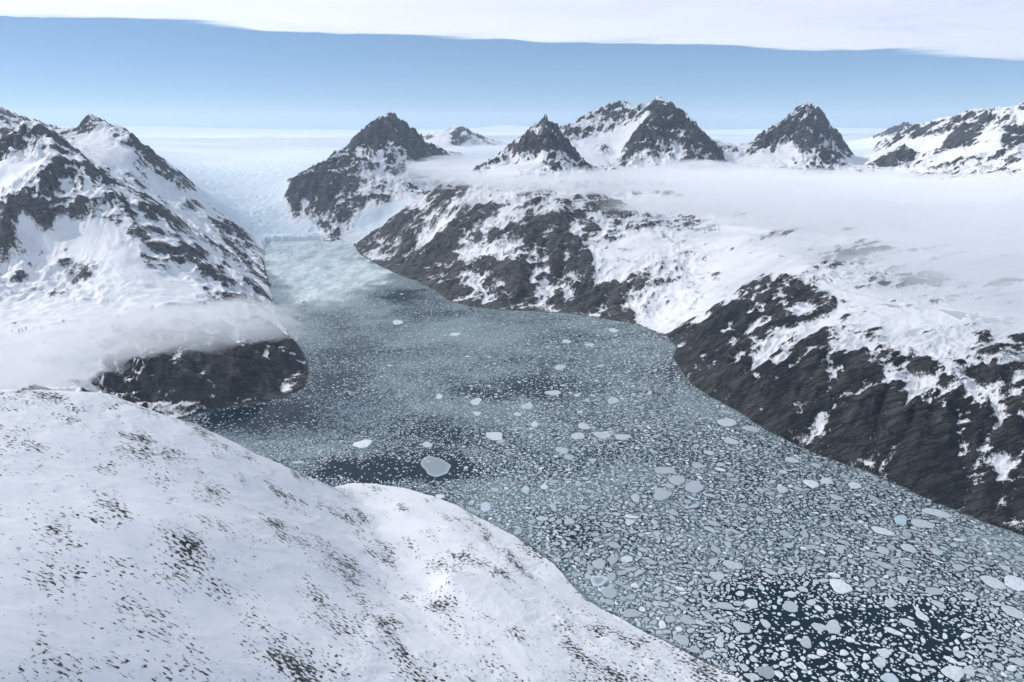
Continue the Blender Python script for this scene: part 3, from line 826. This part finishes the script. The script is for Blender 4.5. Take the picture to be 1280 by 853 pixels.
for (x, y, rx, ry, a) in placed:
    rm = max(rx, ry); n_ = max(1, int(rm / max(min(rx, ry), 1)) )
    # an elongated floe counts as a row of discs
    lx, ly = (math.cos(a), math.sin(a)) if rx >= ry else (-math.sin(a), math.cos(a))
    rs = min(rx, ry)
    for q in np.linspace(-(rm - rs), rm - rs, 2 * n_ - 1 if n_ > 1 else 1):
        add_grid(x + q * lx, y + q * ly, rs * 1.05)

U0, U1, V0, V1 = -140, 1500, 302, 1010
rand = []
classes = [(34, 27), (27, 21), (21, 16.5), (16.5, 13), (13, 10), (10, 7.8), (7.8, 6), (6, 4.6), (4.6, 3.5), (3.5, 2.6), (2.6, 1.9)]
tries = [350, 1300, 4500, 20000, 40000, 48000, 75000, 95000, 115000, 130000, 90000]
for (rb, ra), nt_ in zip(classes, tries):
    us = rng.uniform(U0, U1, nt_); vs = rng.uniform(V0, V1, nt_)
    y_ = (CY - vs) / FPX
    dz = -SP + y_ * CP
    t_ = -CAM_H / dz
    xs = (us - CX) / FPX * t_; ys = (CP + y_ * SP) * t_
    rad = rng.uniform(ra, rb, nt_)
    slant = np.sqrt(xs ** 2 + ys ** 2 + CAM_H ** 2)
    pxr = rad / slant * FPX
    ok = pxr > .62
    sd = shore_distance(xs, ys, SHW)
    ok &= sd < -(rad + 6)
    u_, v_, dk_, mt_ = cover_at(xs, ys)
    rgt = smooth01(u_ + .35 * (v_ - 500), 560, 760)
    rgt = np.maximum(rgt, .75 * smooth01(np.hypot(xs, ys), 7000, 9500) * (rad < 17))
    lump = fbm(xs, ys, 330, 3, 301, .6)
    # chance to keep: big plates belong to the right half, fine brash everywhere, few in open leads
    big_p = .03 + .97 * rgt * np.clip(.75 + .9 * lump, 0.05, 1)
    fine_p = .45 + .55 * np.clip(.6 + lump, 0, 1)
    wgt = smooth01(rad, 5, 13)
    keep = fine_p * (1 - wgt) + big_p * wgt
    keep *= np.clip(1 - .8 * np.clip(dk_, 0, 1.05) + .22 * (rad < 12) * (dk_ > .3) * (dk_ < .95), .10, 1)
    keep *= np.clip(1 - .35 * mt_, .3, 1)
    ok &= rng.uniform(0, 1, nt_) < keep
    for x, y, r in zip(xs[ok], ys[ok], rad[ok]):
        gx, gy = int(x // CELL), int(y // CELL); hit = False
        for a in (-1, 0, 1):
            for bb in (-1, 0, 1):
                for (X, Y, S) in grid.get((gx + a, gy + bb), ()):
                    dd = (r + S) * .97
                    if (X - x) ** 2 + (Y - y) ** 2 < dd * dd: hit = True; break
                if hit: break
            if hit: break
        if hit: continue
        grid.setdefault((gx, gy), []).append((x, y, r))
        rand.append((x, y, r))
rand = np.array(rand)
print('floes', len(rand))
ru, rv, rdk, rmt = cover_at(rand[:, 0], rand[:, 1])
slant = np.sqrt(rand[:, 0] ** 2 + rand[:, 1] ** 2 + CAM_H ** 2)
area = (rand[:, 2] / slant * FPX) ** 2 * (CAM_H / slant)
inview = (ru > 4) & (ru < 1276) & (rv < 849)
order = np.argsort(-np.where(inview, area, 0))
n_ind = 300 - len(HAND) - len(extra)
ind = order[:n_ind]; rest = order[n_ind:]


def area_label(u, v):
    if v > 700: return 'pale plate in the loose pack around the black open water', 0
    if u > 840 and v > 480: return 'pale plate in the fine brash along the black mountainside shore', 1
    if v < 470: return 'pale plate in the tight pack under the grey streaked slope', 2
    if u < 660: return 'pale plate in the slush beside the dark leads near the snow shoulder', 3
    return 'pale plate in the tight pack in the middle of the fjord', 4


def tone_for(r, q, d):
    return float(np.clip(.38 + .28 * q ** 2 + .25 * d + .5 * (q > .93), .05, 1))


qs = rng.uniform(0, 1, len(rand))
for k, j in enumerate(ind):
    x, y, r = rand[j]
    el = rng.uniform(1.0, 1.35)
    floe_object(x, y, r * el, r / el, rng.uniform(0, math.pi), tone_for(r, qs[j], rdk[j]), 5000 + k, area_label(ru[j], rv[j])[0])
for k, (x, y, rx, ry, a, t) in enumerate(extra):
    u, v = project(np.array([x, y, 0.0]))
    floe_object(x, y, rx, ry, a, t, 9000 + k, area_label(u, v)[0])

# all smaller pieces: one mass of brash ice
K = 6
R_ = rand[rest]; m = len(R_)
ang = (np.arange(K)[None, :] + rng.uniform(-.3, .3, (m, K))) * 2 * math.pi / K
f = 1 + rng.uniform(-.30, .26, (m, K))
el = rng.uniform(1.0, 1.45, m)[:, None]; rot = rng.uniform(0, math.pi, m)[:, None]
ex = R_[:, 2:3] * el * f * np.cos(ang); ey = R_[:, 2:3] / el * f * np.sin(ang)
X = R_[:, 0:1] + ex * np.cos(rot) - ey * np.sin(rot); Y = R_[:, 1:2] + ex * np.sin(rot) + ey * np.cos(rot)
hh = (.3 + 1.9 * rng.uniform(0, 1, (m, 1)) ** 2 * np.clip(R_[:, 2:3] / 6, .4, 1.3) + rng.uniform(0, .02, (m, 1)))
ht = np.repeat(hh, K, 1) + rng.uniform(-.05, .05, (m, K))
cxm, cym = R_[:, 0:1], R_[:, 1:2]
top = np.stack([cxm + (X - cxm) * .94, cym + (Y - cym) * .94, ht], -1)
bot = np.stack([X, Y, np.full_like(X, -.4)], -1)
V = np.concatenate([top, bot], 1).reshape(-1, 3)
o0 = (np.arange(m) * 2 * K)[:, None]
topf = o0 + np.arange(K)[None, :]
sides = np.stack([o0 + K + np.arange(K), o0 + K + (np.arange(K) + 1) % K, o0 + (np.arange(K) + 1) % K, o0 + np.arange(K)], -1)
loops = np.concatenate([topf.ravel(), sides.ravel()])
starts = np.concatenate([np.arange(m) * K, m * K + np.arange(m * K) * 4])
totals = np.concatenate([np.full(m, K), np.full(m * K, 4)])
q = qs[rest]
tn = np.clip(.46 + .32 * q ** 2 + .3 * np.clip(rdk[rest], 0, 1) + .4 * (q > .9) - .0 * R_[:, 2], .05, 1)
bl = np.where(rng.uniform(0, 1, m) > .985, .6, 0.0)
o = mesh_object('brash_ice', V, loops, starts, totals, [M_FLOE], None, {'tone': np.repeat(tn, 2 * K), 'blue': np.repeat(bl, 2 * K)}, smooth=False)
prop(o, 'countless small pieces of brash ice floating all over the fjord', 'brash ice', 'stuff')

# ------------------------------------------------------------------ air, mist and cloud
def volume_mat(name, color, density, aniso):
    m, nt, out = new_mat(name)
    v = nt.nodes.new('ShaderNodeVolumePrincipled')
    v.inputs['Color'].default_value = color; v.inputs['Density'].default_value = density; v.inputs['Anisotropy'].default_value = aniso
    nt.links.new(v.outputs[0], out.inputs['Volume'])
    return m


def box_object(name, x0, x1, y0, y1, z0, z1, mat):
    V = [(x, y, z) for z in (z0, z1) for (x, y) in ((x0, y0), (x1, y0), (x1, y1), (x0, y1))]
    F = [(0, 3, 2, 1), (4, 5, 6, 7), (0, 1, 5, 4), (1, 2, 6, 5), (2, 3, 7, 6), (3, 0, 4, 7)]
    me = bpy.data.meshes.new(name); me.from_pydata(V, [], F); me.update(); me.materials.append(mat)
    o = bpy.data.objects.new(name, me); COL.objects.link(o); return o


hz = box_object('haze', -90000, 90000, -1500, 96000, -45, 2750, volume_mat('haze_air', c(.70, .84, 1.0), 1.1e-5, .2))
prop(hz, 'thin blue air between the mountains and the ice sheet', 'haze', 'stuff')


def sheet_volume(name, outline, z_fn, T, mat, label, cat, kind, cell, edge, nwl, nz_lo, nz_hi, seed, sx=1.0, sy=1.0, cells_y=None, lift=.3):
    """closed cloud body over a plan outline; thickness swells and thins with noise and runs out to nothing at the rim"""
    W = np.array(outline)
    x0, y0 = W.min(0) - cell * 2; x1, y1 = W.max(0) + cell * 2
    xs = np.arange(x0, x1, cell); ys = np.arange(y0, y1, cells_y or cell)
    Xg, Yg = np.meshgrid(xs, ys)
    sd = -shore_distance(Xg, Yg, W).reshape(Xg.shape)
    nzv = fbm(Xg / sx, Yg / sy, nwl, 5, seed, .55)
    sd = sd + edge * .9 * fbm(Xg / sx, Yg / sy, nwl * .8, 4, seed + 50, .6)
    t = smooth01(sd, 0, edge) * np.clip(nz_lo + (nz_hi - nz_lo) * smooth01(nzv, -.45, .45), 0, None)
    t[0] = t[-1] = 0; t[:, 0] = t[:, -1] = 0
    t = T * t
    zc = z_fn(Xg, Yg) + T * lift * fbm(Xg / sx, Yg / sy, nwl * .5, 4, seed + 9, .6) * (t > 0)
    act = np.maximum.reduce([t[:-1, :-1], t[1:, :-1], t[:-1, 1:], t[1:, 1:]]) > 0
    N = Xg.size; ii = np.arange(N).reshape(Xg.shape)
    topi = ii; boti = np.where(t > 0, ii + N, ii)
    V = np.concatenate([np.stack([Xg, Yg, zc + t * .55], -1).reshape(-1, 3), np.stack([Xg, Yg, zc - t * .45], -1).reshape(-1, 3)])
    def quads(m): return np.stack([m[:-1, :-1], m[:-1, 1:], m[1:, 1:], m[1:, :-1]], -1)[act]
    q = np.concatenate([quads(topi), quads(boti)[:, ::-1]])
    used = np.unique(q); rm = np.full(2 * N, -1); rm[used] = np.arange(len(used)); q = rm[q]
    o = mesh_object(name, V[used], q.ravel(), np.arange(0, 4 * len(q), 4), np.full(len(q), 4), [mat], None, None, smooth=True)
    prop(o, label, cat, kind)
    return o


def plan(lst, z): return [tuple(at_z(u, v, z)[:2]) for u, v in lst]


def flat(z): return lambda x, y: np.full(np.shape(x), float(z))


M_MIST = volume_mat('mist_vapour', c(.99, .993, 1.0), .0019, .0)
sheet_volume('mist', plan([(500, 232), (560, 222), (640, 212), (740, 206), (860, 204), (960, 207), (1060, 213), (1200, 218), (1400, 222), (1500, 300), (1450, 450), (1260, 412), (1130, 372), (1010, 340), (900, 296), (820, 265),
                           (740, 240), (640, 240)], 1230), flat(1200), 260, M_MIST, 'broad white bank of mist lying across the foot of the peaks on the right', 'mist', 'stuff', 32, 1700, 1300, .06, 1.3, 401, 2.0, .7, lift=.42)
sheet_volume('mist', plan([(-250, 405), (0, 420), (120, 398), (250, 388), (345, 384), (400, 398), (370, 425), (260, 436), (170, 452), (120, 480), (60, 500), (-250, 520)], 600), flat(625), 320, volume_mat('low_mist_vapour', c(.99, .993, 1.0), .0036, .0),
             'bank of mist drifting over the dark headland between the left slopes', 'mist', 'stuff', 14, 340, 420, .28, 1.1, 431, 1.7, .7, lift=.40)
sheet_volume('mist', plan([(1000, 318), (1120, 318), (1400, 340), (1400, 420), (1220, 395), (1080, 352)], 990), flat(990), 130, volume_mat('thin_mist_vapour', c(.985, .99, 1.0), .0022, .1),
             'thin veil of mist over the snow above the black mountainside', 'mist', 'stuff', 14, 520, 900, .2, .9, 461, 1.6, .8, lift=.08)

sheet_volume('mist', plan([(505, 205), (560, 176), (640, 176), (690, 190), (700, 222), (640, 232), (560, 232), (500, 225)], 1230), flat(1230), 170, bpy.data.materials['thin_mist_vapour'],
             'wisp of mist behind the pointed snow dusted pyramid', 'mist', 'stuff', 45, 800, 900, .1, 1.0, 471, 1.5, .8)

# high cloud deck whose far edge shows along the top of the view
ZC = 7600.0
edge_uv = [(-900, -30), (-400, 5), (0, 18), (130, 22), (250, 32), (335, 41), (400, 39), (520, 45), (640, 50), (780, 54), (900, 58), (960, 63), (1100, 63), (1190, 70), (1280, 76), (1600, 82), (2200, 84)]
deck = [tuple(at_z(u, v, ZC)[:2]) for u, v in edge_uv]
deck = [(deck[0][0] - 30000, -60000)] + deck + [(deck[-1][0] + 5000, -60000)]
M_DECK = volume_mat('cloud_vapour', c(.955, .945, .97), (.00045 * 1.6), .3)
sheet_volume('cloud', deck, flat(ZC), 900, M_DECK, 'smooth white cloud deck overhead ending in a straight edge above the blue sky', 'cloud', 'structure', 700, 3800, 9000, .35, 1.1, 501, 1.7, 1.0)

# ------------------------------------------------------------------ light
SUN_EL, SUN_AZ = math.radians(42), math.radians(-75)      # azimuth from straight ahead, negative to the left
sd_ = Vector((math.sin(SUN_AZ) * math.cos(SUN_EL), math.cos(SUN_AZ) * math.cos(SUN_EL), math.sin(SUN_EL)))
sun = bpy.data.lights.new('sun', 'SUN'); sun.energy = 4.6; sun.angle = math.radians(.6); sun.color = (1, .955, .90)
so = bpy.data.objects.new('sun', sun); COL.objects.link(so)
so.rotation_euler = sd_.to_track_quat('Z', 'Y').to_euler(); so.location = (0, 0, 9000)
w = bpy.data.worlds.new('World'); scene.world = w; w.use_nodes = True
nt = w.node_tree; bg = nt.nodes['Background']
sky = nt.nodes.new('ShaderNodeTexSky'); sky.sky_type = 'NISHITA'; sky.sun_disc = False
sky.sun_elevation = SUN_EL; sky.sun_rotation = SUN_AZ; sky.altitude = 7000; sky.air_density = 1.0; sky.dust_density = 0; sky.ozone_density = 1.0
mx = nt.nodes.new('ShaderNodeMix'); mx.data_type = 'RGBA'; mx.inputs[0].default_value = .42
nt.links.new(sky.outputs[0], mx.inputs[6]); mx.inputs[7].default_value = (2.5, 4.35, 6.6, 1)   # thin even veil over the blue
nt.links.new(mx.outputs[2], bg.inputs['Color']); bg.inputs['Strength'].default_value = .115

vs = scene.view_settings
vs.view_transform = 'Standard'; vs.look = 'None'; vs.exposure = .03; vs.gamma = 1; vs.use_curve_mapping = False
cy_ = scene.cycles
cy_.use_denoising = True; cy_.denoiser = 'OPENIMAGEDENOISE'
cy_.max_bounces = 18; cy_.diffuse_bounces = 3; cy_.glossy_bounces = 2; cy_.volume_bounces = 16; cy_.transparent_max_bounces = 16
